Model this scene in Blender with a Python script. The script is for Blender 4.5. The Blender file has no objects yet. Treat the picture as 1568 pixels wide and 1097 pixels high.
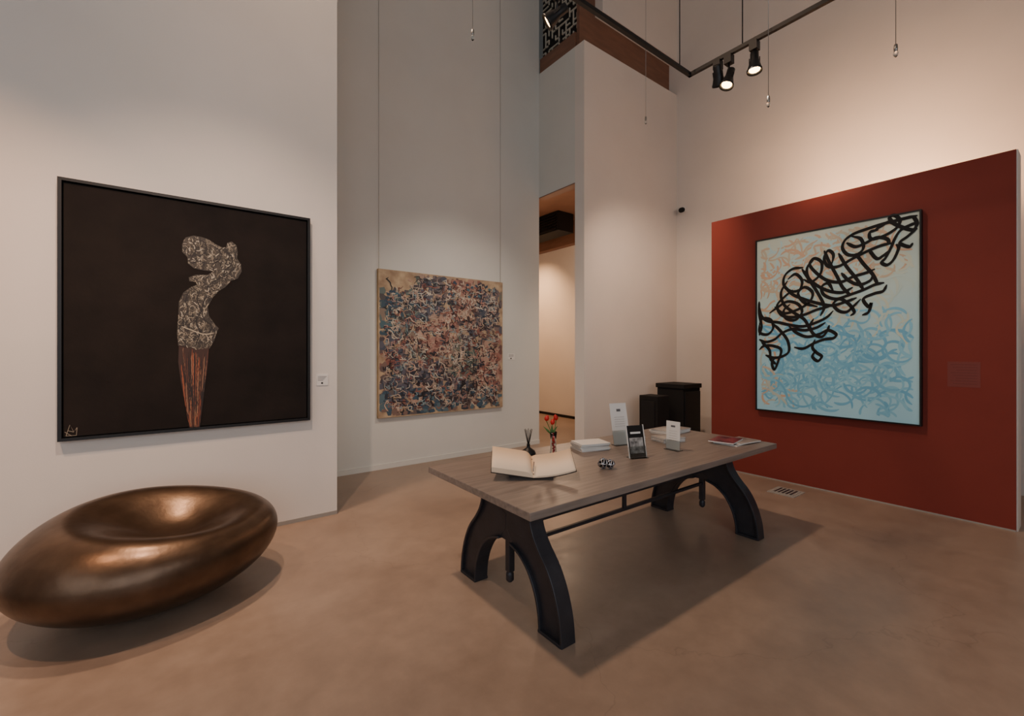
import bpy, bmesh, math, random
from mathutils import Vector, Matrix, noise
random.seed(7)
S = bpy.context.scene
COL = S.collection

# ------------------------------------------------------------ colour + materials
def lin(c):
    return tuple(((v/255)/12.92 if v/255 <= 0.04045 else (((v/255)+0.055)/1.055)**2.4) for v in c)
def L4(c): return (*lin(c), 1.0)

def mat(name, c, rough=0.6, metal=0.0, var=0.0, scale=4.0, bump=0.0, bscale=60.0, c2=None,
        emis=None, estr=0.0, spec=None, alpha=None, trans=0.0, stretch=None):
    m = bpy.data.materials.new(name); m.use_nodes = True
    nt = m.node_tree; N = nt.nodes; K = nt.links
    b = N['Principled BSDF']
    b.inputs['Roughness'].default_value = rough
    b.inputs['Metallic'].default_value = metal
    if spec is not None: b.inputs['Specular IOR Level'].default_value = spec
    if trans: b.inputs['Transmission Weight'].default_value = trans
    tc = N.new('ShaderNodeTexCoord'); src = tc.outputs['Object']
    if stretch:
        mp = N.new('ShaderNodeMapping'); mp.inputs['Scale'].default_value = stretch
        K.new(src, mp.inputs[0]); src = mp.outputs[0]
    nz = N.new('ShaderNodeTexNoise'); nz.inputs['Scale'].default_value = scale
    nz.inputs['Detail'].default_value = 6
    K.new(src, nz.inputs['Vector'])
    cr = N.new('ShaderNodeValToRGB')
    base = lin(c)
    if c2 is None:
        lo = [max(0, v*(1-var)) for v in base]; hi = [min(1, v*(1+var)) for v in base]
    else:
        lo = base; hi = lin(c2)
    cr.color_ramp.elements[0].position = 0.32; cr.color_ramp.elements[1].position = 0.68
    cr.color_ramp.elements[0].color = (*lo, 1); cr.color_ramp.elements[1].color = (*hi, 1)
    K.new(nz.outputs['Fac'], cr.inputs[0]); K.new(cr.outputs[0], b.inputs['Base Color'])
    if bump:
        n2 = N.new('ShaderNodeTexNoise'); n2.inputs['Scale'].default_value = bscale
        n2.inputs['Detail'].default_value = 4
        K.new(src, n2.inputs['Vector'])
        bp = N.new('ShaderNodeBump'); bp.inputs['Strength'].default_value = bump
        bp.inputs['Distance'].default_value = 0.01
        K.new(n2.outputs['Fac'], bp.inputs['Height']); K.new(bp.outputs[0], b.inputs['Normal'])
    if emis:
        b.inputs['Emission Color'].default_value = L4(emis)
        b.inputs['Emission Strength'].default_value = estr
    return m

M_wall = mat('plaster_white', (222, 215, 208), 0.85, var=0.03, scale=1.2, bump=0.05, bscale=90)
M_wall2 = mat('plaster_grey_white', (210, 210, 205), 0.85, var=0.03, scale=1.2, bump=0.05, bscale=90)
M_red = mat('paint_brick_red', (120, 51, 43), 0.75, var=0.04, scale=2, bump=0.05, bscale=90, spec=.25)
M_brown = mat('wood_brown_cladding', (124, 88, 70), 0.6, var=0.12, scale=3, stretch=(1, 1, 6))
M_black = mat('black_metal', (24, 24, 26), 0.45, 0.3, var=0.1)
M_blackmat = mat('black_matte', (24, 22, 22), 0.75, var=0.1, spec=.3)
M_iron = mat('cast_iron_dark', (56, 56, 62), 0.42, 0.5, var=0.15, scale=8, bump=0.1, bscale=120)
M_steel = mat('steel_wire', (150, 150, 148), 0.35, 0.9)
M_wood = mat('table_top_wood', (112, 101, 94), 0.40, var=0, c2=(134, 122, 114), scale=5, bump=0.06, bscale=30, stretch=(0.6, 9, 9))
M_paper = mat('paper_white', (226, 224, 220), 0.6, var=0.02)
M_cream = mat('paper_cream', (238, 214, 186), 0.7, var=0.03)
M_ink = mat('ink_text', (90, 90, 95), 0.7)
M_dkwood = mat('dark_wood', (46, 32, 26), 0.5, var=0.2)
M_white = mat('label_white', (225, 222, 218), 0.5, var=0.01)
M_redlabel = mat('label_red_acrylic', (112, 47, 40), 0.5, var=0.02)
M_redlabel2 = mat('label_red_lettering', (100, 42, 36), 0.6, var=0.02)
M_glass = mat('clear_glass', (240, 245, 245), 0.03, trans=1.0)
M_glow = mat('lamp_glow', (255, 230, 190), 0.4, emis=(255, 205, 140), estr=18)
M_redfl = mat('tulip_red', (190, 24, 22), 0.5, var=0.15)
M_green = mat('stem_green', (60, 105, 45), 0.5, var=0.15)
M_trim = mat('trim_grey', (150, 146, 140), 0.6, var=0.03)
M_silver = mat('silver', (190, 190, 195), 0.2, 1.0)
M_pink = mat('magazine_cover_pink', (150, 70, 80), 0.35, c2=(60, 40, 50), scale=14)
M_cover = mat('magazine_cover_grey', (190, 186, 180), 0.35, c2=(120, 112, 108), scale=9)
M_photo = mat('printed_photo', (30, 30, 32), 0.4, c2=(190, 186, 182), scale=22)
M_lattice = mat('lattice_cream', (190, 184, 170), 0.6)

# bronze
M_bronze = mat('bronze_patina', (86, 68, 55), 0.3, 0.82, c2=(106, 86, 70), scale=7, bump=0.1, bscale=26)
nt = M_bronze.node_tree
nz = nt.nodes.new('ShaderNodeTexNoise'); nz.inputs['Scale'].default_value = 9; nz.inputs['Detail'].default_value = 8
mr = nt.nodes.new('ShaderNodeMapRange'); mr.inputs['To Min'].default_value = 0.25; mr.inputs['To Max'].default_value = 0.40
nt.links.new(nz.outputs['Fac'], mr.inputs[0]); nt.links.new(mr.outputs[0], nt.nodes['Principled BSDF'].inputs['Roughness'])

# floor : sealed concrete
M_floor = bpy.data.materials.new('sealed_concrete'); M_floor.use_nodes = True
nt = M_floor.node_tree; N = nt.nodes; K = nt.links; b = N['Principled BSDF']
tc = N.new('ShaderNodeTexCoord')
n1 = N.new('ShaderNodeTexNoise'); n1.inputs['Scale'].default_value = 0.9; n1.inputs['Detail'].default_value = 8; n1.inputs['Distortion'].default_value = 0.7
n2 = N.new('ShaderNodeTexNoise'); n2.inputs['Scale'].default_value = 6; n2.inputs['Detail'].default_value = 9; n2.inputs['Roughness'].default_value = 0.68
for n in (n1, n2): K.new(tc.outputs['Object'], n.inputs['Vector'])
c1 = N.new('ShaderNodeValToRGB'); c1.color_ramp.elements[0].position = 0.3; c1.color_ramp.elements[1].position = 0.7
c1.color_ramp.elements[0].color = L4((138, 118, 103)); c1.color_ramp.elements[1].color = L4((158, 138, 122))
c2 = N.new('ShaderNodeValToRGB'); c2.color_ramp.elements[0].position = 0.32; c2.color_ramp.elements[1].position = 0.68
c2.color_ramp.elements[0].color = (0.86, 0.855, 0.85, 1); c2.color_ramp.elements[1].color = (1.05, 1.05, 1.05, 1)
mx = N.new('ShaderNodeMix'); mx.data_type = 'RGBA'; mx.blend_type = 'MULTIPLY'; mx.inputs[0].default_value = 1
K.new(n1.outputs['Fac'], c1.inputs[0]); K.new(n2.outputs['Fac'], c2.inputs[0])
K.new(c1.outputs[0], mx.inputs[6]); K.new(c2.outputs[0], mx.inputs[7])
vo = N.new('ShaderNodeTexVoronoi'); vo.feature = 'DISTANCE_TO_EDGE'; vo.inputs['Scale'].default_value = 0.42
nd = N.new('ShaderNodeTexNoise'); nd.inputs['Scale'].default_value = 1.6; nd.inputs['Detail'].default_value = 5
mv = N.new('ShaderNodeVectorMath'); mv.operation = 'MULTIPLY_ADD'; mv.inputs[1].default_value = (1.2, 1.2, 0)
K.new(tc.outputs['Object'], nd.inputs['Vector']); K.new(nd.outputs['Color'], mv.inputs[0]); K.new(tc.outputs['Object'], mv.inputs[2])
K.new(mv.outputs[0], vo.inputs['Vector'])
ck = N.new('ShaderNodeMapRange'); ck.inputs['From Min'].default_value = 0.0; ck.inputs['From Max'].default_value = 0.003
ck.inputs['To Min'].default_value = 0.86; ck.inputs['To Max'].default_value = 1.0
K.new(vo.outputs['Distance'], ck.inputs[0])
mx2 = N.new('ShaderNodeMix'); mx2.data_type = 'RGBA'; mx2.blend_type = 'MULTIPLY'; mx2.inputs[0].default_value = 1
K.new(mx.outputs[2], mx2.inputs[6]); K.new(ck.outputs[0], mx2.inputs[7]); K.new(mx2.outputs[2], b.inputs['Base Color'])
rr = N.new('ShaderNodeMapRange'); rr.inputs['To Min'].default_value = 0.24; rr.inputs['To Max'].default_value = 0.48
K.new(n2.outputs['Fac'], rr.inputs[0]); K.new(rr.outputs[0], b.inputs['Roughness'])
b.inputs['Specular IOR Level'].default_value = 0.5

def vcol_mat(name, rough=0.6):
    m = bpy.data.materials.new(name); m.use_nodes = True
    a = m.node_tree.nodes.new('ShaderNodeVertexColor'); a.layer_name = 'Col'
    m.node_tree.links.new(a.outputs[0], m.node_tree.nodes['Principled BSDF'].inputs['Base Color'])
    m.node_tree.nodes['Principled BSDF'].inputs['Roughness'].default_value = rough
    return m
M_paint = vcol_mat('brush_paint')

# ------------------------------------------------------------ mesh builder
class MB:
    def __init__(s, name):
        s.name = name; s.bm = bmesh.new(); s.mats = []
        s.col = s.bm.loops.layers.float_color.new('Col')
    def mi(s, m):
        if m not in s.mats: s.mats.append(m)
        return s.mats.index(m)
    def face(s, vs, m, smooth=False, color=None):
        try: f = s.bm.faces.new(vs)
        except ValueError: return None
        f.material_index = s.mi(m); f.smooth = smooth
        if color:
            for l in f.loops: l[s.col] = color
        return f
    def box(s, a, b, m, mx=None):
        x0, y0, z0 = a; x1, y1, z1 = b
        P = [(x0,y0,z0),(x1,y0,z0),(x1,y1,z0),(x0,y1,z0),(x0,y0,z1),(x1,y0,z1),(x1,y1,z1),(x0,y1,z1)]
        V = [s.bm.verts.new((mx @ Vector(p)) if mx else p) for p in P]
        for q in ((0,3,2,1),(4,5,6,7),(0,1,5,4),(1,2,6,5),(2,3,7,6),(3,0,4,7)):
            s.face([V[i] for i in q], m)
    def tube(s, pts, r, m, seg=8, smooth=True):
        pts = [Vector(p) for p in pts]; rings = []
        rad = r if isinstance(r, (list, tuple)) else [r]*len(pts)
        prev = None
        for i, p in enumerate(pts):
            t = (pts[min(i+1, len(pts)-1)] - pts[max(i-1, 0)]).normalized()
            if prev is None:
                a = Vector((0,0,1)) if abs(t.z) < 0.9 else Vector((1,0,0))
                n = t.cross(a).normalized()
            else:
                n = (prev - t*prev.dot(t)).normalized()
            prev = n; bb = t.cross(n)
            rings.append([s.bm.verts.new(p + (n*math.cos(2*math.pi*k/seg) + bb*math.sin(2*math.pi*k/seg))*rad[i]) for k in range(seg)])
        for i in range(len(rings)-1):
            for k in range(seg):
                s.face([rings[i][k], rings[i][(k+1)%seg], rings[i+1][(k+1)%seg], rings[i+1][k]], m, smooth)
        s.face(rings[0][::-1], m); s.face(rings[-1], m)
    def lathe(s, prof, m, mx=None, seg=28, smooth=True, cap=True):
        mx = mx or Matrix()
        rings = [[s.bm.verts.new(mx @ Vector((r*math.cos(2*math.pi*k/seg), r*math.sin(2*math.pi*k/seg), z))) for k in range(seg)] for r, z in prof]
        for i in range(len(rings)-1):
            for k in range(seg):
                s.face([rings[i][k], rings[i][(k+1)%seg], rings[i+1][(k+1)%seg], rings[i+1][k]], m, smooth)
        if cap: s.face(rings[0][::-1], m); s.face(rings[-1], m)
    def strip(s, poly, fn, w, d0, d1, m):
        """flat bar of thickness w following an open 2-D polyline, extruded d0..d1"""
        L = []; R = []
        P = [Vector(p) for p in poly]
        for i, p in enumerate(P):
            t = (P[min(i+1, len(P)-1)] - P[max(i-1, 0)]).normalized(); n = Vector((-t.y, t.x))
            L.append(p + n*w/2); R.append(p - n*w/2)
        pts = [(q.x, q.y) for q in L + R[::-1]]
        k = len(L)
        VA = [s.bm.verts.new(fn(*q, d0)) for q in pts]; VB = [s.bm.verts.new(fn(*q, d1)) for q in pts]
        n = len(pts)
        for i in range(n): s.face([VA[i], VA[(i+1)%n], VB[(i+1)%n], VB[i]], m, False)
        for i in range(k-1):
            j = n-1-i
            s.face([VA[i], VA[i+1], VA[j-1], VA[j]], m); s.face([VB[i], VB[i+1], VB[j-1], VB[j]], m)
    def ribbon(s, pts, nrm, w, m, color=None, nib=None, taper=True, nibmin=.5):
        n = len(pts); L = []
        for i, p in enumerate(pts):
            t = (pts[min(i+1, n-1)] - pts[max(i-1, 0)])
            if t.length < 1e-9: t = Vector((0,0,1))
            t.normalize(); sd = nrm.cross(t)
            ww = w
            if nib is not None: ww = w*(nibmin + (1-nibmin)*abs(sd.dot(nib)))
            if taper:
                e = min(i, n-1-i)/max(1, (n-1))*8
                ww *= min(1, 0.4 + e)
            L.append((s.bm.verts.new(p + sd*ww/2), s.bm.verts.new(p - sd*ww/2)))
        for i in range(n-1):
            s.face([L[i][0], L[i][1], L[i+1][1], L[i+1][0]], m, False, color)
    def finish(s, origin=None, bevel=0, bseg=2, recalc=True):
        if recalc: bmesh.ops.recalc_face_normals(s.bm, faces=s.bm.faces)
        vs = s.bm.verts
        if origin is None:
            xs = [v.co.x for v in vs]; ys = [v.co.y for v in vs]; zs = [v.co.z for v in vs]
            origin = Vector(((min(xs)+max(xs))/2, (min(ys)+max(ys))/2, min(zs)))
        origin = Vector(origin)
        bmesh.ops.translate(s.bm, verts=list(vs), vec=-origin)
        me = bpy.data.meshes.new(s.name); s.bm.to_mesh(me); s.bm.free()
        for m in s.mats: me.materials.append(m)
        o = bpy.data.objects.new(s.name, me); COL.objects.link(o); o.location = origin
        if bevel:
            md = o.modifiers.new('bevel', 'BEVEL'); md.width = bevel; md.segments = bseg; md.limit_method = 'ANGLE'
        return o

def block(name, a, b, m, bevel=0):
    k = MB(name); k.box(a, b, m); return k.finish(bevel=bevel)

def cr(pts, n=6):
    P = [Vector(p) for p in pts]; out = []
    P = [P[0]*2-P[1]] + P + [P[-1]*2-P[-2]]
    for i in range(1, len(P)-2):
        p0, p1, p2, p3 = P[i-1:i+3]
        for k in range(n):
            t = k/n
            out.append(0.5*((2*p1) + (p2-p0)*t + (2*p0-5*p1+4*p2-p3)*t*t + (3*p1-p0-3*p2+p3)*t**3))
    out.append(P[-2]); return out

# measurement helper: direction (room axes) for a sight line in the survey photo
def sight(px, py):
    X = (px-784)/680
    return Vector((0.7995*X+0.601, -0.601*X+0.7995, (538-py)/680))
CAM = Vector((0, 0, 1.6))

# ------------------------------------------------------------ room shell
H = 8.6
k = MB('floor'); k.box((-4, -4, -0.2), (7.7, 9.8, 0), M_floor); k.finish(origin=(0, 0, 0))
block('ceiling', (-4, -4, H), (7.7, 9.8, H+0.2), M_wall2)
block('wall_left', (-4, 4.53, 0), (1.25, 6.2, H), M_wall)
block('wall_middle', (1.25, 5.87, 0), (5.0, 6.2, H), M_wall2)
block('wall_right', (7.47, -4, 0), (7.7, 9.8, H), M_wall)
block('wall_back', (-4, -4, 0), (7.47, -3.8, H), M_wall)
block('wall_entrance', (-4.2, -4, 0), (-4, 4.53, H), M_wall)
k = MB('wall_partition')
k.box((5.0, 4.8, 0), (7.47, 5.0, 6.4), M_wall)
k.box((5.0, 5.0, 4.26), (5.15, 5.87, 6.4), M_wall2)
k.box((5.0, 5.0, 4.245), (5.15, 5.87, 4.26), M_brown)
k.finish()
block('wall_upper', (5.42, 4.8, 7.03), (7.47, 5.0, H), M_wall)
k = MB('trim_mezzanine_cladding')
k.box((5.06, 4.96, 6.4), (7.47, 5.02, 7.03), M_brown)
k.box((5.06, 4.96, 7.03), (5.42, 5.02, H), M_brown)
k.box((5.02, 5.02, 6.4), (5.12, 5.87, 6.66), M_brown)
k.finish()
block('wall_passage_end', (5.0, 9.6, 0), (7.47, 9.8, 6.4), M_wall)
block('wall_passage_side', (4.8, 6.2, 0), (5.0, 9.6, 6.4), M_wall)
block('ceiling_passage', (5.15, 5.0, 4.62), (7.47, 9.6, 4.75), M_brown)
block('trim_passage_fascia', (7.3, 5.0, 4.1), (7.47, 9.6, 4.62), M_brown)
block('trim_passage_skirting', (7.44, 5.0, 0), (7.47, 9.6, 0.06), M_blackmat)
k = MB('wall_red')
k.box((5.93, 0.46, 0), (6.18, 3.27, 3.39), M_red)
k.box((5.945, 0.45, 0), (6.17, 0.46, 3.39), M_wall)
k.finish()
block('baseboard_middle', (1.25, 5.855, 0), (5.0, 5.87, 0.07), M_wall2)
block('baseboard_left', (-4, 4.522, 0), (1.25, 4.53, 0.035), M_trim)
block('baseboard_red', (5.922, 0.46, 0), (5.93, 3.27, 0.012), M_trim)

# lattice screen on mezzanine
k = MB('mezzanine_lattice_screen')
k.box((5.09, 5.02, 6.66), (5.10, 5.87, H), M_blackmat)
random.seed(11)
c = 0.085
for i in range(0, 11):
    for j in range(0, 23):
        y = 5.02 + i*c*0.99; z = 6.66 + j*c
        if y + c > 5.88: continue
        if random.random() < 0.55: k.box((5.07, y, z), (5.09, min(5.87, y+c), z+0.016), M_lattice)
        if random.random() < 0.55: k.box((5.07, y, z), (5.09, y+0.016, z+c), M_lattice)
k.finish()

# air conditioning unit hung from the passage ceiling
k = MB('air_conditioning_unit')
k.box((6.5, 7.0, 4.2), (6.95, 8.6, 4.615), M_blackmat)
for i in range(6): k.box((6.47, 7.05, 4.23+i*0.06), (6.5, 8.55, 4.25+i*0.06), M_black)
k.finish()

# ------------------------------------------------------------ left painting (dark figure)
NV = Vector((0, -1, 0))
def on_left(px, py, off=0.0):
    d = sight(px, py); y = 4.484-off
    return CAM + d*(y/d.y)
x0, x1, z0, z1 = -0.688, 0.99, 0.953, 2.845
M_canvas_dark = mat('canvas_near_black', (27, 23, 22), 0.85, c2=(36, 30, 28), scale=3.5, bump=0.12, bscale=35, spec=.2)
k = MB('painting_dark_figure')
k.box((x0+0.03, 4.485, z0+0.03), (x1-0.03, 4.52, z1-0.03), M_canvas_dark)
YB = 4.527
for a, bb in (((x0, 4.465, z0), (x0+0.022, YB, z1)), ((x1-0.022, 4.465, z0), (x1, YB, z1)),
              ((x0+0.022, 4.465, z0), (x1-0.022, YB, z0+0.022)), ((x0+0.022, 4.465, z1-0.022), (x1-0.022, YB, z1))):
    k.box(a, bb, M_black)
k.box((x0+0.022, 4.515, z0+0.022), (x1-0.022, 4.525, z1-0.022), M_blackmat)
fig = [(279,374),(284,364),(296,361),(308,363),(320,367),(330,374),(340,379),(346,379),(348,372),(355,370),(362,376),(364,387),(363,396),(369,405),(370,416),(364,427),(354,430),(345,440),
       (335,446),(326,456),(318,470),(320,484),(330,498),(335,503),(332,510),(328,522),(321,534),(300,536),(273,530),(271,510),(273,485),(274,462),(281,448),
       (292,440),(302,436),(300,432),(290,431),(289,425),(300,421),(318,421),(326,416),(310,414),(297,411),(288,404),(287,394),(279,386)]
skirt = [(274,529),(300,534),(320,531),(318,560),(314,590),(310,625),(306,655),(290,655),(284,620),(277,585),(273,555)]
def inside(p, poly):
    x, y = p; r = False; j = len(poly)-1
    for i in range(len(poly)):
        xi, yi = poly[i]; xj, yj = poly[j]
        if (yi > y) != (yj > y) and x < (xj-xi)*(y-yi)/(yj-yi)+xi: r = not r
        j = i
    return r
def polyfill(k, poly, f, off, m, color):
    vs = [k.bm.verts.new(f(px, py, off)) for px, py in poly]
    k.face(vs, m, False, color)
polyfill(k, fig, on_left, 0.001, M_paint, L4((66, 59, 52)))
polyfill(k, skirt, on_left, 0.001, M_paint, L4((58, 34, 26)))
random.seed(3)
cnt = 0; layer = 0.0012
while cnt < 1500:
    p = (random.uniform(268, 374), random.uniform(358, 538))
    if not inside(p, fig): continue
    h = noise.noise(Vector((p[0]*.07, p[1]*.07, 1.7)))
    a = random.uniform(0, 6.28) if random.random() < .35 else h*10; cv = random.uniform(-0.4, 0.4); pts = [p]
    for i in range(random.randint(3, 8)):
        a += cv + random.uniform(-.3, .3)
        q = (pts[-1][0]+math.cos(a)*1.5, pts[-1][1]+math.sin(a)*1.5)
        if not inside(q, fig): break
        pts.append(q)
    if len(pts) < 3: continue
    layer += 1.6e-6; cnt += 1
    light_ = [(160,148,128),(138,128,112),(178,168,150),(118,108,93),(98,90,77)]
    dark_ = [(42,36,32),(32,27,25),(54,46,40),(70,62,52)]
    band = math.sin(h*22) + .6*noise.noise(Vector((p[0]*.25, p[1]*.25, 5)))
    colr = random.choice(light_ if (band > .05) != (random.random() < .15) else dark_)
    k.ribbon([on_left(*q, layer) for q in pts], NV, random.choice([0.003, 0.0045, 0.0065]), M_paint, L4(colr))
for ln, cc in (([(286,368),(296,372),(300,382),(294,392),(284,388)], (36,30,28)), ([(300,366),(314,372),(316,384),(306,392),(297,388)], (36,30,28)),
               ([(322,374),(336,384),(338,396),(326,404),(312,402),(296,398)], (36,30,28)), ([(340,384),(350,388),(356,398),(350,410),(338,414)], (36,30,28)),
               ([(362,400),(358,412),(346,422),(330,430),(316,440)], (36,30,28)),
               ([(290,446),(284,460),(288,474),(280,490),(284,508)], (36,30,28)), ([(306,444),(302,460),(308,476),(300,492),(306,510),(300,528)], (36,30,28)),
               ([(318,452),(310,468),(312,488),(324,500),(318,514)], (36,30,28)), ([(278,500),(294,506),(312,512),(328,510)], (178,166,144))):
    layer += 1e-5
    k.ribbon([on_left(q.x, q.y, layer) for q in cr([Vector(q) for q in ln], 5)], NV, 0.008, M_paint, L4(cc))
for i in range(170):
    x = random.uniform(274, 320); y = random.uniform(532, 640); pts = []
    for s in range(14):
        xx = 297 + (x-297)*(1-(y-532)/123*0.55) + random.uniform(-.5, .5)
        if inside((xx, y), skirt): pts.append((xx, y))
        y += random.uniform(2.5, 5)
    if len(pts) < 3: continue
    layer += 2.5e-6
    k.ribbon([on_left(*q, layer) for q in pts], NV, random.choice([0.003, 0.005]), M_paint, L4(random.choice([(122,62,40),(146,78,48),(90,50,36),(40,28,25),(32,24,23),(34,26,24),(150,110,82)])))
for ln in ([(101,668),(107,651),(113,662),(118,655)], [(101,668),(117,667),(118,655)], [(104,660),(113,662)], [(99,662),(110,668)]):
    layer += 1e-5
    k.ribbon([on_left(*q, layer) for q in ln], NV, 0.004, M_paint, L4((140,128,112)), taper=False)
k.finish(recalc=False)

# ------------------------------------------------------------ middle canvas
X0, X1, Z0, Z1 = 2.135, 4.18, 0.70, 2.705
M_canv_mid = mat('canvas_collage_ground', (190, 168, 138), 0.8, c2=(146, 122, 100), scale=9)
M_canv_edge = mat('canvas_raw_edge', (176, 150, 114), 0.8, var=0.15, scale=12)
k = MB('painting_abstract_collage')
k.box((X0, 5.812, Z0), (X1, 5.867, Z1), M_canv_edge)
k.box((X0+.002, 5.8105, Z0+.002), (X1-.002, 5.812, Z1-.002), M_canv_mid)
random.seed(21)
W = X1-X0; HH = Z1-Z0
def mp(s, t, off): return Vector((X0+s*W, 5.8100-off, Z0+t*HH))
layer = 0.0001
def density(s, t):
    e = min(s, 1-s, t, 1-t)
    m_ = 0.012 + 0.022*noise.noise(Vector((s*6, t*6, 0)))
    if t > 0.86 and s < 0.22: m_ += 0.13
    if t > 0.92 and s > 0.85: m_ += .05
    return e > m_
def zonecol(s, t):
    h = noise.noise(Vector((s*3.3, t*3.3, 3.3))); g = noise.noise(Vector((s*4, t*4, 8.1)))
    if t < .18 and g > -.3: base = [(60,82,98),(82,104,114),(98,88,86),(48,56,68),(120,98,90)]
    elif s < .25 and .55 < t < .9 and h > -.1: base = [(70,98,108),(56,78,92),(92,106,104),(130,114,102),(74,70,74)]
    elif h > .10: base = [(86,86,98),(70,76,90),(104,96,100),(72,64,70),(120,102,98)]
    elif h < -.16: base = [(150,108,98),(162,124,112),(130,88,80),(168,138,122),(106,76,72)]
    elif g > .12: base = [(86,102,94),(108,110,100),(126,114,100),(90,82,78)]
    else: base = [(136,112,102),(118,94,86),(154,132,118),(98,82,80),(134,88,78)]
    return random.choice(base)
for i in range(1700):
    s, t = random.random(), random.random()
    if not density(s, t): continue
    layer += 2e-6
    w_, h_ = random.uniform(.015, .045), random.uniform(.010, .026)
    if random.random() < .4: w_, h_ = h_, w_
    rot = random.uniform(-.25, .25); n_ = random.randint(5, 7); vs = []
    for q in range(n_):
        a = 2*math.pi*q/n_; rr_ = random.uniform(.75, 1.2)
        dx = math.cos(a)*w_*rr_; dy = math.sin(a)*h_*rr_
        ss = min(.992, max(.008, s+dx*math.cos(rot)-dy*math.sin(rot))); tt = min(.992, max(.008, t+dx*math.sin(rot)+dy*math.cos(rot)))
        vs.append(k.bm.verts.new(mp(ss, tt, layer)))
    k.face(vs, M_paint, False, L4(zonecol(s, t)))
def glyph(s, t, sc, w, colr):
    global layer
    layer += 1.5e-6
    a = random.choice([0, 0, math.pi/2, math.pi, -math.pi/2])+random.uniform(-.3, .3); pts = [(s, t)]
    for seg in range(random.randint(2, 4)):
        L_ = random.uniform(.5, 1.5)*sc; cv = random.uniform(-.2, .2)
        for q in range(4):
            s += math.cos(a)*L_/4; t += math.sin(a)*L_/4; a += cv; pts.append((s, t))
        a += random.choice([-1.5, 1.5, -2.3, 2.3, .8])
    if any(not (.03 < p[0] < .97 and .025 < p[1] < .975) for p in pts): return
    P = [mp(p[0], p[1], layer) for p in pts]
    k.ribbon(P, NV, w, M_paint, L4(colr), nib=Vector((.7, 0, .7)))
for i in range(760):
    s, t = random.random(), random.random()
    if density(s, t): glyph(s, t, random.uniform(.020, .040), random.uniform(.012, .022), random.choice([(30,27,32),(40,34,38),(40,44,58),(56,42,44),(38,56,70),(96,50,46)]))
for i in range(900):
    s, t = random.random(), random.random()
    if density(s, t): glyph(s, t, random.uniform(.018, .036), random.uniform(.007, .014), random.choice([(204,190,170),(192,168,150),(184,146,130),(202,194,180),(164,154,142),(130,150,154),(186,166,146),(150,92,80)]))
for i in range(30):
    s = random.choice([random.uniform(.5, .9), random.uniform(.03, .15)]); t = random.uniform(.86, .96) if s > .2 else random.uniform(.74, .86)
    layer += 4e-6
    k.ribbon([mp(s+u_*.008, t+random.uniform(-.008, .008), layer) for u_ in range(4)], NV, .035, M_paint, L4(random.choice([(44,66,86),(70,102,116),(60,80,96)])))
k.finish(recalc=False)
k = MB('hanging_wires_middle')
for x in (X0+0.02, X1-0.02): k.tube([(x, 5.845, Z1), (x, 5.85, H)], 0.0022, M_steel, 6)
k.finish()

# ------------------------------------------------------------ calligraphy painting on red wall
NU = Vector((-1, 0, 0))
def on_red(px, py, off=0.0):
    d = sight(px, py); x = 5.874-off
    return CAM + d*(x/d.x)
Y0, Y1, Z0, Z1 = 1.076, 2.652, 0.855, 3.003
M_cal = bpy.data.materials.new('canvas_aqua_gradient'); M_cal.use_nodes = True
nt = M_cal.node_tree; N = nt.nodes; K = nt.links; b = N['Principled BSDF']; b.inputs['Roughness'].default_value = .6
tc = N.new('ShaderNodeTexCoord'); sp = N.new('ShaderNodeSeparateXYZ'); K.new(tc.outputs['Object'], sp.inputs[0])
nz = N.new('ShaderNodeTexNoise'); nz.inputs['Scale'].default_value = 2.2; K.new(tc.outputs['Object'], nz.inputs['Vector'])
m1 = N.new('ShaderNodeMath'); m1.operation = 'MULTIPLY_ADD'; m1.inputs[1].default_value = .5; K.new(nz.outputs['Fac'], m1.inputs[0]); K.new(sp.outputs['Z'], m1.inputs[2])
rp = N.new('ShaderNodeValToRGB'); mr = N.new('ShaderNodeMapRange'); mr.inputs['From Min'].default_value = .1; mr.inputs['From Max'].default_value = 2.4
K.new(m1.outputs[0], mr.inputs[0]); K.new(mr.outputs[0], rp.inputs[0])
e = rp.color_ramp.elements
e[0].position = 0; e[0].color = L4((158, 210, 230)); e[1].position = 1; e[1].color = L4((200, 206, 190))
x = e.new(.45); x.color = L4((172, 213, 222)); x = e.new(.7); x.color = L4((190, 212, 206))
K.new(rp.outputs[0], b.inputs['Base Color'])
k = MB('painting_calligraphy')
k.box((5.8755, Y0+.015, Z0+.015), (5.925, Y1-.015, Z1-.015), M_cal)
for a, bb in (((5.862, Y0, Z0), (5.927, Y0+.014, Z1)), ((5.862, Y1-.014, Z0), (5.927, Y1, Z1)),
              ((5.862, Y0+.014, Z0), (5.927, Y1-.014, Z0+.014)), ((5.862, Y0+.014, Z1-.014), (5.927, Y1-.014, Z1))):
    k.box(a, bb, M_black)
random.seed(5)
def cp(s, t, off): return Vector((5.875-off, Y1-.016-s*(Y1-Y0-.032), Z0+.016+t*(Z1-Z0-.032)))
layer = 0.0003
ASP = (Z1-Z0)/(Y1-Y0)
def swirl(s, t, w, colr):
    """arabic-letter like looping brush mark"""
    global layer
    a = random.uniform(0, 6.28); pts = []; layer += 3e-6
    cv = random.uniform(.10, .26)*random.choice([-1, 1]); step = .0125
    L = random.randint(16, 32); sw = random.randint(9, 18)
    for i in range(L):
        if not (.025 < s < .975 and .02 < t < .98): break
        pts.append(cp(s, t, layer)); s += math.cos(a)*step; t += math.sin(a)*step/ASP
        a += cv
        if i == sw: cv = -cv*random.uniform(.4, 1.2)
    if len(pts) > 5: k.ribbon(pts, NU, w, M_paint, L4(colr), nib=Vector((0, -.55, .83)))
def mixc(a, b, f): return tuple(a[i]*(1-f)+b[i]*f for i in range(3))
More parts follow.
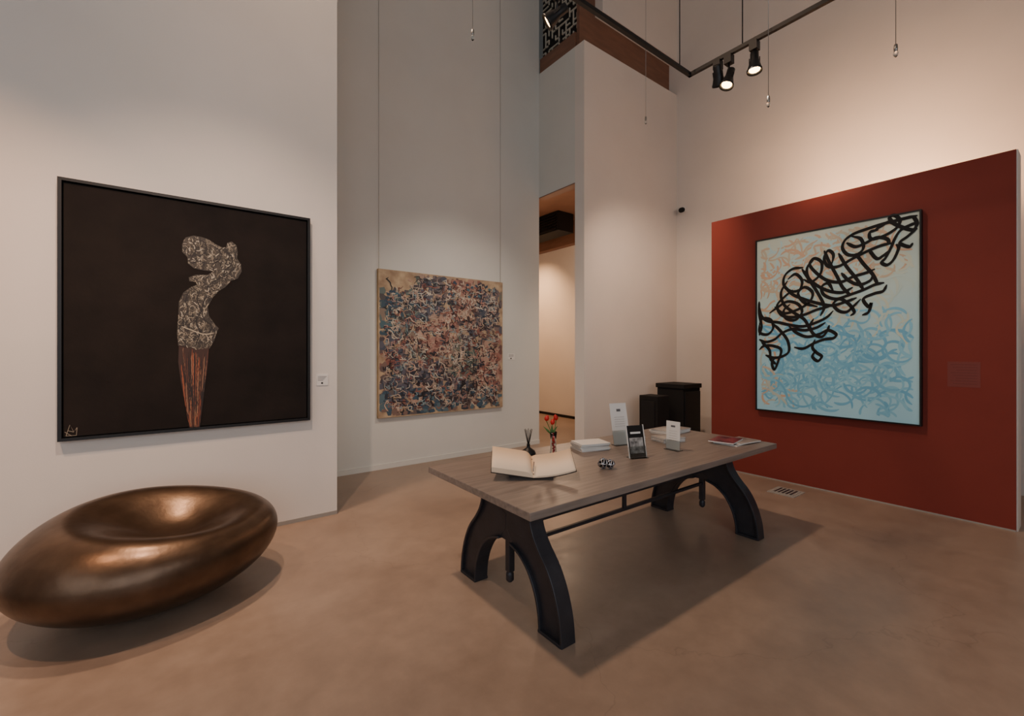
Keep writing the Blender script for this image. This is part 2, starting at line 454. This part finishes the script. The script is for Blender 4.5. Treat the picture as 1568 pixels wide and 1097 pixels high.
for i in range(520):
    s, t = random.random(), random.random()
    diag = t - (.30 + .72*s)
    if diag > -0.02:
        colr = mixc((206, 166, 136), (194, 186, 162), random.random())
        if random.random() < .3: colr = (180, 210, 210)
    elif s > .5 and t > .47:
        if random.random() < .5: continue
        colr = mixc((188, 212, 206), (202, 206, 186), random.random())
    elif s < .2 and t < .34 and random.random() < .5: colr = mixc((202, 170, 144), (176, 196, 190), random.random())
    elif t < .5:
        colr = mixc((104, 172, 206), (144, 202, 222), random.random())
    else: colr = mixc((176, 208, 208), (192, 200, 184), random.random())
    swirl(s, t, random.uniform(.022, .032), colr)
black = [
 [(1409,327),(1392,333),(1372,338),(1352,343),(1330,350),(1308,358),(1294,368),(1290,380),(1298,390),(1312,390),(1322,380),(1318,366),(1304,362)],
 [(1410,341),(1396,344),(1380,352),(1371,364),(1364,380),(1356,395),(1350,402),(1358,406),(1368,398),(1376,380),(1372,374)],
 [(1410,350),(1394,352),(1376,346),(1362,340),(1350,346),(1340,352)],
 [(1372,345),(1362,334),(1370,328),(1378,338),(1372,350),(1352,362),(1334,366),(1332,356),(1345,352)],
 [(1404,350),(1390,362),(1378,372),(1392,378),(1398,372)],
 [(1368,372),(1350,376),(1330,384),(1306,396),(1284,408),(1268,408),(1262,396),(1268,384),(1276,390),(1274,404)],
 [(1262,384),(1270,402),(1282,424),(1290,440),(1302,452)],
 [(1284,388),(1296,408),(1312,428),(1322,444)],
 [(1310,388),(1322,404),(1336,420),(1344,436)],
 [(1354,433),(1340,436),(1322,444),(1300,452),(1280,458),(1262,452),(1258,440),(1268,434),(1276,446)],
 [(1358,436),(1352,446),(1338,450),(1322,458),(1330,470),(1334,464),(1330,478),(1320,483)],
 [(1340,412),(1326,418),(1306,424),(1288,432),(1268,430),(1252,420),(1240,406),(1246,396),(1258,402),(1256,420),(1242,432),(1230,428)],
 [(1246,398),(1236,410),(1238,426),(1252,438),(1270,446),(1290,448),(1306,440)],
 [(1230,410),(1214,412),(1202,422),(1200,436),(1210,446),(1224,444),(1228,430),(1218,420),(1206,428)],
 [(1228,412),(1240,430),(1254,452),(1262,470),(1256,484)],
 [(1200,436),(1212,450),(1230,458),(1250,464),(1274,468),(1296,462),(1312,456)],
 [(1318,458),(1306,470),(1296,478),(1284,476),(1276,466),(1286,458),(1300,466),(1308,478),(1302,484)],
 [(1214,444),(1200,456),(1190,468),(1196,482),(1212,486),(1232,482),(1252,474),(1270,470)],
 [(1178,480),(1192,470),(1206,462),(1222,466),(1228,478),(1218,490),(1204,488),(1200,476),(1210,466)],
 [(1162,468),(1166,484),(1176,492),(1192,494),(1210,498),(1230,500),(1250,494),(1266,486),(1276,476)],
 [(1160,498),(1168,488),(1180,490),(1184,502),(1176,512),(1164,510),(1162,498)],
 [(1208,500),(1220,510),(1236,516),(1254,512),(1268,506),(1280,512),(1276,518),(1262,520),(1246,526),(1230,534),(1216,532)],
 [(1184,496),(1196,508),(1206,522),(1208,538),(1198,546),(1184,548),(1172,544)],
 [(1160,520),(1172,524),(1186,520),(1198,510),(1214,504),(1232,506),(1250,502),(1264,494)],
 [(1160,536),(1170,530),(1184,530),(1196,536),(1192,552),(1186,566),(1182,556),(1188,546)],
 [(1248,520),(1244,532),(1250,540),(1258,546),(1252,553),(1244,546),(1250,536)],
 [(1270,498),(1266,508),(1258,516),(1246,512),(1240,500),(1246,488)],
 [(1330,382),(1342,396),(1352,392),(1362,384)],
 [(1296,372),(1310,378),(1326,372),(1342,364),(1358,366),(1362,374)],
 [(1398,330),(1404,342),(1400,352)],
 [(1160,462),(1158,480),(1166,500),(1162,514)],
 [(1186,470),(1200,480),(1222,474),(1240,462),(1244,448),(1232,440),(1222,450),(1232,464),(1252,470)],
 [(1288,418),(1300,430),(1316,436),(1332,430),(1338,420)],
 [(1206,430),(1196,448),(1200,466),(1214,478),(1232,490),(1240,506)],
 [(1166,524),(1178,536),(1180,550),(1188,558)],
]
layer = 0.0055
for st in black:
    layer += 2e-6
    pl = cr([Vector((min(1405.0, max(1162.5, q[0])), max(330, q[1]))) for q in st], 7)
    k.ribbon([on_red(q.x, q.y, layer-.002) for q in pl], NU, .037, M_blackmat, nib=Vector((0, -.55, .83)), nibmin=.6)
k.finish(recalc=False)

# labels
k = MB('wall_label_left'); k.box((1.06, 4.522, 1.27), (1.165, 4.53, 1.375), M_white)
for i in range(4): k.box((1.07, 4.5215, 1.352-i*.012), (1.15-.01*i, 4.522, 1.356-i*.012), M_ink)
k.box((1.10, 4.5215, 1.285), (1.118, 4.522, 1.30), M_blackmat); k.finish()
k = MB('wall_label_middle'); k.box((4.33, 5.864, 1.46), (4.46, 5.87, 1.56), M_white)
for i in range(3): k.box((4.34, 5.8635, 1.54-i*.016), (4.44, 5.864, 1.545-i*.016), M_ink)
k.box((4.375, 5.8635, 1.47), (4.40, 5.864, 1.49), M_blackmat); k.finish()
k = MB('wall_label_red'); k.box((5.928, .68, 1.26), (5.93, .90, 1.50), M_redlabel)
for i in range(8): k.box((5.9275, .70, 1.47-i*.026), (5.928, .88-.02*(i%3), 1.476-i*.026), M_redlabel2)
k.finish()

# ------------------------------------------------------------ bronze pebble seat
k = MB('bronze_pebble_bench')
nu, nv = 144, 110
C = Vector((-0.115, 3.68, 0.335)); A_, B_, Cc = .70, .60, .335
rings = []
def pebble(th, ph):
    sx = math.cos(ph)*math.cos(th); sy = math.cos(ph)*math.sin(th); sz = math.sin(ph)
    x = A_*sx; y = B_*sy*(1-.10*sx); z = Cc*sz
    if sz > 0: z *= 1.10 + .16*sy
    r2 = ((x-.10)/.38)**2 + ((y+.05)/.31)**2
    g = math.exp(-r2**1.15)
    if sz > -0.1: z -= .27*g*min(1, (sz+.1)/.5)
    if sz > 0: z += .02*math.exp(-((math.sqrt(r2)-1.45)/.35)**2)*sz
    z += .035*max(0, sx)**2*min(1, (sz+1))        # right end lifts slightly
    return C + Vector((x, y, z))
top = k.bm.verts.new(pebble(0, math.pi/2)); bot = k.bm.verts.new(pebble(0, -math.pi/2))
for j in range(1, nv):
    ph = -math.pi/2 + math.pi*j/nv
    rings.append([k.bm.verts.new(pebble(2*math.pi*i/nu, ph)) for i in range(nu)])
for j in range(len(rings)-1):
    for i in range(nu): k.face([rings[j][i], rings[j][(i+1)%nu], rings[j+1][(i+1)%nu], rings[j+1][i]], M_bronze, True)
for i in range(nu):
    k.face([bot, rings[0][(i+1)%nu], rings[0][i]], M_bronze, True); k.face([top, rings[-1][i], rings[-1][(i+1)%nu]], M_bronze, True)
k.finish()

# ------------------------------------------------------------ table
TX0, TX1, TY0, TY1, TZ = 1.44, 4.30, 1.76, 2.92, 0.77
k = MB('display_table')
k.box((TX0, TY0, TZ-.045), (TX1, TY1, TZ), M_wood)
vm = (TY0+TY1)/2 - .07
outer = [(.25,.715),(.25,.62),(.275,.54),(.33,.46),(.41,.37),(.47,.26),(.51,.13),(.525,0)]
inner = [(.345,0),(.335,.10),(.30,.21),(.235,.31),(.15,.375),(.06,.405)]
for u_ in (1.69, 3.95):
    fn = lambda a, z, d, u_=u_: Vector((u_+d, vm+a, z))
    O = [(p.x, p.y) for p in cr([Vector(q) for q in outer], 4)]
    I = [(p.x, p.y) for p in cr([Vector(q) for q in inner], 4)]
    for sgn in (1, -1):
        n = 28
        def samp(P, f):
            x = f*(len(P)-1); i = min(int(x), len(P)-2); r = x-i
            return (P[i][0]*(1-r)+P[i+1][0]*r, P[i][1]*(1-r)+P[i+1][1]*r)
        I2 = I[::-1]
        inn = [(0.0, .56), (0.0, .48)] + I2
        rows = []
        for i in range(n+1):
            a = samp(O, i/n); c_ = samp(inn, (i/n)**.9)
            rows.append((a, c_))
        for d0, d1 in ((-.03, .03),):
            VA = [(k.bm.verts.new(fn(sgn*a[0], a[1], d0)), k.bm.verts.new(fn(sgn*c_[0], c_[1], d0))) for a, c_ in rows]
            VB = [(k.bm.verts.new(fn(sgn*a[0], a[1], d1)), k.bm.verts.new(fn(sgn*c_[0], c_[1], d1))) for a, c_ in rows]
            for i in range(n):
                k.face([VA[i][0], VA[i+1][0], VA[i+1][1], VA[i][1]], M_iron); k.face([VB[i][0], VB[i+1][0], VB[i+1][1], VB[i][1]], M_iron)
                k.face([VA[i][0], VA[i+1][0], VB[i+1][0], VB[i][0]], M_iron); k.face([VA[i][1], VA[i+1][1], VB[i+1][1], VB[i][1]], M_iron)
        k.strip([(sgn*a, z) for a, z in O], fn, .018, -.052, .052, M_iron)
        k.strip([(sgn*a, z) for a, z in I], fn, .016, -.052, .052, M_iron)
        k.box((u_-.055, vm+sgn*.43-.0955+.0, 0), (u_+.055, vm+sgn*.43+.0955, .018), M_iron)
    k.box((u_-.05, vm-.26, .68), (u_+.05, vm+.26, .726), M_iron)
    k.box((u_-.028, vm-.15, .40), (u_+.028, vm+.15, .70), M_iron)
    k.box((u_-.022, vm-.022, .20), (u_+.022, vm+.022, .45), M_iron)
    k.lathe([(.012,.13),(.026,.145),(.026,.185),(.016,.20),(.016,.22)], M_iron, Matrix.Translation((u_, vm, 0)), 14)
for z in (.355, .475): k.box((1.69, vm-.014, z-.012), (3.95, vm+.014, z+.012), M_iron)
k.box((2.80, vm-.013, .355), (2.83, vm+.013, .475), M_iron)
k.finish(bevel=.004)

Rv = math.radians(-36.9)
def place(x, y, z=TZ, rot=Rv, tilt=0): return Matrix.Translation((x, y, z)) @ Matrix.Rotation(rot, 4, 'Z') @ Matrix.Rotation(tilt, 4, 'X')

# open guest book on low stand
k = MB('open_guest_book')
T = place(1.90, 2.30, TZ, math.radians(-36))
k.box((-.16, -.10, 0), (.13, .13, .012), M_dkwood, T)
k.box((-.16, .08, .012), (.13, .11, .085), M_dkwood, T)
k.box((-.16, -.09, .012), (.13, -.06, .03), M_dkwood, T)
T2 = T @ Matrix.Translation((0, 0, .055)) @ Matrix.Rotation(math.radians(18), 4, 'X')
for sg in (-1, 1):
    n = 12
    for z0_, z1_, mm, ext, dy in ((-.004, 0, M_dkwood, 1.02, .004), (0, None, M_cream, 1.0, 0)):
        prevs = None
        for i in range(n+1):
            f = i/n; x = sg*f*.27*ext
            lift = .05*f*f if sg > 0 else .045*f
            zb = lift + z0_
            zt = lift + (z1_ if z1_ is not None else (.036 if sg < 0 else .012)*min(1, (f*7)**.5) )
            cur = [k.bm.verts.new(T2 @ Vector(p)) for p in ((x, -.13-dy, zb), (x, .13+dy, zb), (x, .13+dy, zt+1e-4), (x, -.13-dy, zt+1e-4))]
            if prevs:
                for a in range(4): k.face([prevs[a], prevs[(a+1)%4], cur[(a+1)%4], cur[a]], mm, a == 2)
            else: k.face(cur, mm)
            prevs = cur
        k.face(prevs, mm)
k.tube([T2 @ Vector((.0, -.10, .03)), T2 @ Vector((.01, .0, .035))], .004, M_silver)
k.finish()

# reed diffuser
k = MB('reed_diffuser'); T = Matrix.Translation((2.19, 2.70, TZ))
k.lathe([(.028,0),(.05,.01),(.058,.03),(.05,.052),(.028,.068),(.014,.078),(.012,.10),(.016,.104)], M_black, T)
for i in range(7):
    a = i*.9; k.tube([T @ Vector((0, 0, .08)), T @ Vector((.03*math.cos(a), .03*math.sin(a), .22))], .0022, M_blackmat, 5)
k.finish()
# glass vase with tulips
k = MB('tulip_vase'); T = Matrix.Translation((2.38, 2.62, TZ))
k.lathe([(.028,0),(.03,.005),(.024,.06),(.022,.13),(.03,.19),(.028,.19),(.020,.13),(.022,.06),(.026,.01)], M_glass, T, cap=False)
random.seed(2)
for i in range(14):
    T3 = T @ Matrix.Translation((random.uniform(-.011, .011), random.uniform(-.011, .011), .012+i*.0115))
    k.lathe([(.001,-.009),(.008,-.006),(.010,0),(.008,.006),(.001,.009)], M_redfl, T3, 8)
for dx, dy, hz in ((-.045, .035, .28), (.02, -.012, .285), (-.005, .01, .25)):
    tip = Vector((dx, dy, hz)); k.tube([T @ Vector((0, 0, .1)), T @ Vector((dx*.4, dy*.4, .2)), T @ tip], .003, M_green, 6)
    T3 = T @ Matrix.Translation(tip) @ Matrix.Rotation(.4 if dx < 0 else -.3, 4, 'Y')
    k.lathe([(.003,-.006),(.016,.004),(.019,.018),(.014,.034),(.004,.044)], M_redfl, T3, 10)
    k.tube([T @ Vector((0, 0, .15)), T @ Vector((dx*.7-.01, dy*.5, .2)), T @ Vector((dx*1.5, dy*1.3, .235))], [.003, .009, .001], M_green, 6)
k.finish()
# knotted metal ornament
k = MB('knotted_metal_ornament')
for (ox, r, seed) in ((-.016, .036, 1), (.036, .03, 4)):
    random.seed(seed)
    T = place(2.41+ox*.8, 2.11-ox*.6, TZ+r+.004)
    k.lathe([(.001,-r*.8),(r*.5,-r*.66),(r*.82,0),(r*.5,r*.66),(.001,r*.8)], M_black, T, 16)
    for i in range(5):
        Rm = Matrix.Rotation(i*.66, 4, 'X') @ Matrix.Rotation(i*1.1, 4, 'Y')
        k.tube([T @ (Rm @ Vector((r*math.cos(t*.3), r*math.sin(t*.3), 0))) for t in range(22)], .0038, M_silver, 6)
k.finish()

def stack(name, x, y, rot, w, d, hs, mats):
    k = MB(name); z = 0; random.seed(int(x*100))
    for i, h_ in enumerate(hs):
        T = place(x+random.uniform(-.01, .01), y+random.uniform(-.01, .01), TZ+z, rot+random.uniform(-.12, .12))
        k.box((-w/2, -d/2, 0), (w/2, d/2, h_*.15), mats[i % len(mats)], T)
        k.box((-w/2+.004, -d/2+.003, h_*.15), (w/2-.003, d/2-.003, h_*.85), M_paper, T)
        k.box((-w/2, -d/2, h_*.85), (w/2, d/2, h_), mats[i % len(mats)], T)
        z += h_
    return k.finish()
stack('brochure_stack', 2.80, 2.62, -.35, .27, .20, [.012]*5, [M_cover, M_paper, M_cover])
stack('book_stack', 3.62, 2.42, -.3, .25, .18, [.014, .016, .012], [M_cover, M_photo])
stack('book_stack', 4.02, 2.66, -.05, .38, .22, [.014, .016, .01], [M_cover, M_paper])
stack('book_stack', 3.42, 2.66, -.2, .2, .15, [.016, .014], [M_photo, M_cover])
k = MB('magazine_pile')
for i, (x, y, r, m_) in enumerate(((4.02, 2.02, .05, M_photo), (4.10, 1.99, -.12, M_cover), (3.98, 2.06, .2, M_pink))):
    T = place(x, y, TZ+i*.009, r)
    k.box((-.15, -.105, 0), (.15, .105, .009), M_paper, T); k.box((-.15, -.105, .0085), (.15, .105, .0098), m_, T)
k.finish()

def holder(name, x, y, rot, w, h_, front, tilt=-.14, extra=None):
    k = MB(name); T = place(x, y, TZ, rot); T2 = T @ Matrix.Rotation(tilt, 4, 'X')
    k.box((-w/2, -.03, 0), (w/2, .045, .004), M_glass, T)
    k.box((-w/2, .001, .006), (w/2, .004, h_), front, T2)
    k.box((-w/2-.004, -.004, .004), (w/2+.004, -.001, h_*.35), M_glass, T2)
    if extra: extra(k, T2, w, h_)
    k.finish()
def logo(k, T, w, h_):
    k.box((-.02, -.0005, h_*.80), (.02, .001, h_*.86), M_ink, T)
    for i in range(5): k.box((-w*.3, -.0005, h_*.66-i*.02), (w*.3, .001, h_*.668-i*.02), M_cover, T)
def pic(k, T, w, h_):
    k.box((-w*.40, -.0005, h_*.14), (w*.40, .001, h_*.62), M_photo, T)
    k.box((-w*.3, -.0005, h_*.74), (w*.3, .001, h_*.80), M_paper, T)
    for sx in (-1, 1): k.box((sx*w*.5-.003, -.002, 0), (sx*w*.5+.003, .006, h_+.004), M_paper, T)
holder('brochure_holder_tall', 3.14, 2.55, Rv+.35, .17, .37, M_paper, -.22, logo)
holder('framed_photo_stand', 2.86, 2.17, Rv+.3, .15, .25, M_blackmat, -.22, pic)
holder('card_holder', 3.32, 2.17, Rv-.95, .13, .24, M_paper, -.02, logo)

# ------------------------------------------------------------ black pedestals by the partition
k = MB('black_plinth'); T = Matrix.Translation((6.62, 4.22, 0))
k.box((-.24, -.24, 0), (.24, .24, 1.0), M_blackmat, T); k.box((-.26, -.26, 1.0), (.26, .26, 1.07), M_blackmat, T)
k.box((-.22, -.26, .05), (.22, -.24, .95), M_black, T)
k.finish(bevel=.006)
k = MB('black_plinth'); T = Matrix.Translation((6.04, 4.28, 0))
k.box((-.15, -.17, .02), (.15, .17, .90), M_blackmat, T); k.box((-.14, -.16, 0), (.14, .16, .02), M_black, T)
k.box((-.165, -.12, .1), (-.15, .12, .82), M_black, T)
k.finish(bevel=.006)

# floor socket box
k = MB('floor_socket_box')
k.box((5.36, 2.02, 0), (5.66, 2.30, .006), M_trim)
k.box((5.40, 2.05, .006), (5.62, 2.27, .010), M_trim)
for i in range(5): k.box((5.41, 2.07+i*.04, .010), (5.61, 2.09+i*.04, .012), M_iron)
k.finish()

# security camera
k = MB('security_camera')
k.box((7.43, 4.60, 4.16), (7.468, 4.68, 4.26), M_white)
k.tube([(7.45, 4.64, 4.2), (7.36, 4.60, 4.19)], .018, M_white)
k.lathe([(.03,0),(.045,.02),(.045,.12),(.03,.13)], M_blackmat, Matrix.Translation((7.38, 4.62, 4.19)) @ Matrix.Rotation(math.radians(-110), 4, 'Y') @ Matrix.Rotation(.3, 4, 'X'))
k.finish()

# ------------------------------------------------------------ track lighting
RZ = 4.5
k = MB('lighting_track')
k.box((-3.5, 2.585, RZ-.018), (4.31, 2.62, RZ+.018), M_black)
k.box((4.275, -3.2, RZ-.018), (4.31, 2.62, RZ+.018), M_black)
for p in ((4.10, 2.60), (1.6, 2.6), (-1.0, 2.6), (4.292, 2.06), (4.292, .1), (4.292, -2)):
    k.tube([(p[0], p[1], RZ), (p[0], p[1], H-.002)], .006, M_black, 6)
k.finish()
def spot_fixture(x, y, aim, z=RZ, drop=.16, name='track_spotlight'):
    k = MB(name)
    k.box((x-.035, y-.035, z-.10), (x+.035, y+.035, z-.018), M_black)
    k.tube([(x, y, z-.10), (x, y, z-drop)], .010, M_black)
    d = Vector(aim).normalized(); p = Vector((x, y, z-drop-.03))
    q = d.to_track_quat('Z', 'Y').to_matrix().to_4x4()
    T = Matrix.Translation(p) @ q
    k.lathe([(.030,-.09),(.036,-.085),(.036,-.01),(.040,.0),(.060,.075),(.066,.085),(.066,.10),(.060,.10),(.054,.082),(.034,.03)], M_black, T, 24)
    k.lathe([(.001,.079),(.047,.080),(.047,.084),(.001,.085)], M_glow, T, 20)
    for sx in (-1, 1): k.box((sx*.042-.004, -.012, -.03), (sx*.042+.004, .012, .03), M_black, T)
    k.finish()
spot_fixture(4.292, 2.19, (-.35, .1, -1), drop=.2)
spot_fixture(4.292, 2.30, (.6, .2, -.7), drop=.12)
spot_fixture(4.292, 1.95, (-.1, -.05, -1), drop=.17)
spot_fixture(2.40, 2.60, (-.6, .7, -.6), drop=.20)

# hanging pendant drops
k = MB('pendant_bulbs')
for (x, y, z) in ((2.12, 3.41, 4.40), (4.25, 1.81, 3.80), (4.52, .98, 3.92), (5.05, 3.71, 4.67)):
    k.tube([(x, y, z+.09), (x, y, H-.002)], .0028, M_steel, 6)
    T = Matrix.Translation((x, y, z))
    k.lathe([(.006,.10),(.012,.095),(.014,.06),(.012,.045)], M_steel, T, 12)
    k.lathe([(.002,-.005),(.014,.008),(.018,.024),(.011,.045)], M_glass, T, 12)
k.finish()

# ------------------------------------------------------------ lights
def light(name, kind, loc, target, energy, colr, **kw):
    ld = bpy.data.lights.new(name, kind); ld.energy = energy; ld.color = colr
    for a, v in kw.items(): setattr(ld, a, v)
    o = bpy.data.objects.new(name, ld); COL.objects.link(o); o.location = loc
    if target is not None:
        o.rotation_euler = (Vector(target)-Vector(loc)).to_track_quat('-Z', 'Y').to_euler()
    return o
WARM2 = (1, .70, .52)
light('daylight_window_back', 'AREA', (1.0, -3.7, 2.6), (1.6, 4, 2.0), 205, (.86, .93, 1), shape='RECTANGLE', size=8, size_y=4)
light('daylight_fill_entrance', 'AREA', (-3.9, .5, 2.6), (4, 1.5, 2), 75, (.88, .94, 1), shape='RECTANGLE', size=5, size_y=4)  # added cool fill in front of the solid entrance wall, no window there
light('lamp_main_downlight', 'SPOT', (.1, 4.0, 8.3), (2.4, 1.7, 0), 1200, (1, .68, .46), spot_size=math.radians(75), spot_blend=.8, shadow_soft_size=.2)
light('lamp_left_painting', 'SPOT', (-.1, 2.3, 4.4), (.5, 4.5, .7), 310, WARM2, spot_size=math.radians(85), spot_blend=1, shadow_soft_size=.05)
light('lamp_left_edge', 'SPOT', (-1.4, 2.6, 4.4), (-1.3, 4.5, 1.0), 300, (1, .58, .34), spot_size=math.radians(75), spot_blend=1, shadow_soft_size=.05)
light('lamp_middle_painting', 'SPOT', (3.2, 3.0, 4.4), (3.3, 5.87, .9), 240, (1, .82, .66), spot_size=math.radians(76), spot_blend=1, shadow_soft_size=.05)
light('lamp_calligraphy', 'SPOT', (4.2, 1.95, 4.2), (5.9, 1.8, 1.9), 60, (1, .88, .76), spot_size=math.radians(90), spot_blend=1, shadow_soft_size=.04)
light('lamp_right_wall_wash', 'SPOT', (5.7, 1.9, 3.95), (7.47, 1.9, 3.7), 150, (1, .60, .35), spot_size=math.radians(150), spot_blend=1, shadow_soft_size=.08)
light('lamp_uplight_behind_red', 'SPOT', (6.75, 1.2, 3.1), (7.47, 1.2, 3.85), 120, (1, .52, .25), spot_size=math.radians(130), spot_blend=1, shadow_soft_size=.06)
light('lamp_uplight_behind_red', 'SPOT', (6.75, 2.0, 3.1), (7.47, 2.0, 3.85), 120, (1, .52, .25), spot_size=math.radians(130), spot_blend=1, shadow_soft_size=.06)
light('lamp_partition', 'SPOT', (4.6, 2.9, 4.4), (6.7, 4.8, 1.9), 240, (1, .68, .47), spot_size=math.radians(78), spot_blend=1, shadow_soft_size=.05)
light('lamp_passage', 'SPOT', (6.2, 8.6, 4.1), (7.47, 8.7, 2.2), 320, (1, .56, .28), spot_size=math.radians(95), spot_blend=1, shadow_soft_size=.05)
light('fill_passage_ceiling', 'POINT', (6.0, 6.4, 2.6), None, 44, (1, .68, .45), shadow_soft_size=.1)  # added fill hanging in mid-air to brighten the passage ceiling, no fixture

w = bpy.data.worlds.new('world'); S.world = w; w.use_nodes = True
w.node_tree.nodes['Background'].inputs[0].default_value = (.6, .65, .7, 1)
w.node_tree.nodes['Background'].inputs[1].default_value = .3

# ------------------------------------------------------------ camera
cd = bpy.data.cameras.new('camera'); cam = bpy.data.objects.new('camera', cd); COL.objects.link(cam)
cam.location = CAM
cam.rotation_euler = (math.radians(90), 0, math.atan2(-.601, .7995))
cd.sensor_width = 36; cd.lens = 680/1568*36; cd.shift_y = -(548.5-538)/1568
cd.clip_start = .05; cd.clip_end = 100
S.camera = cam
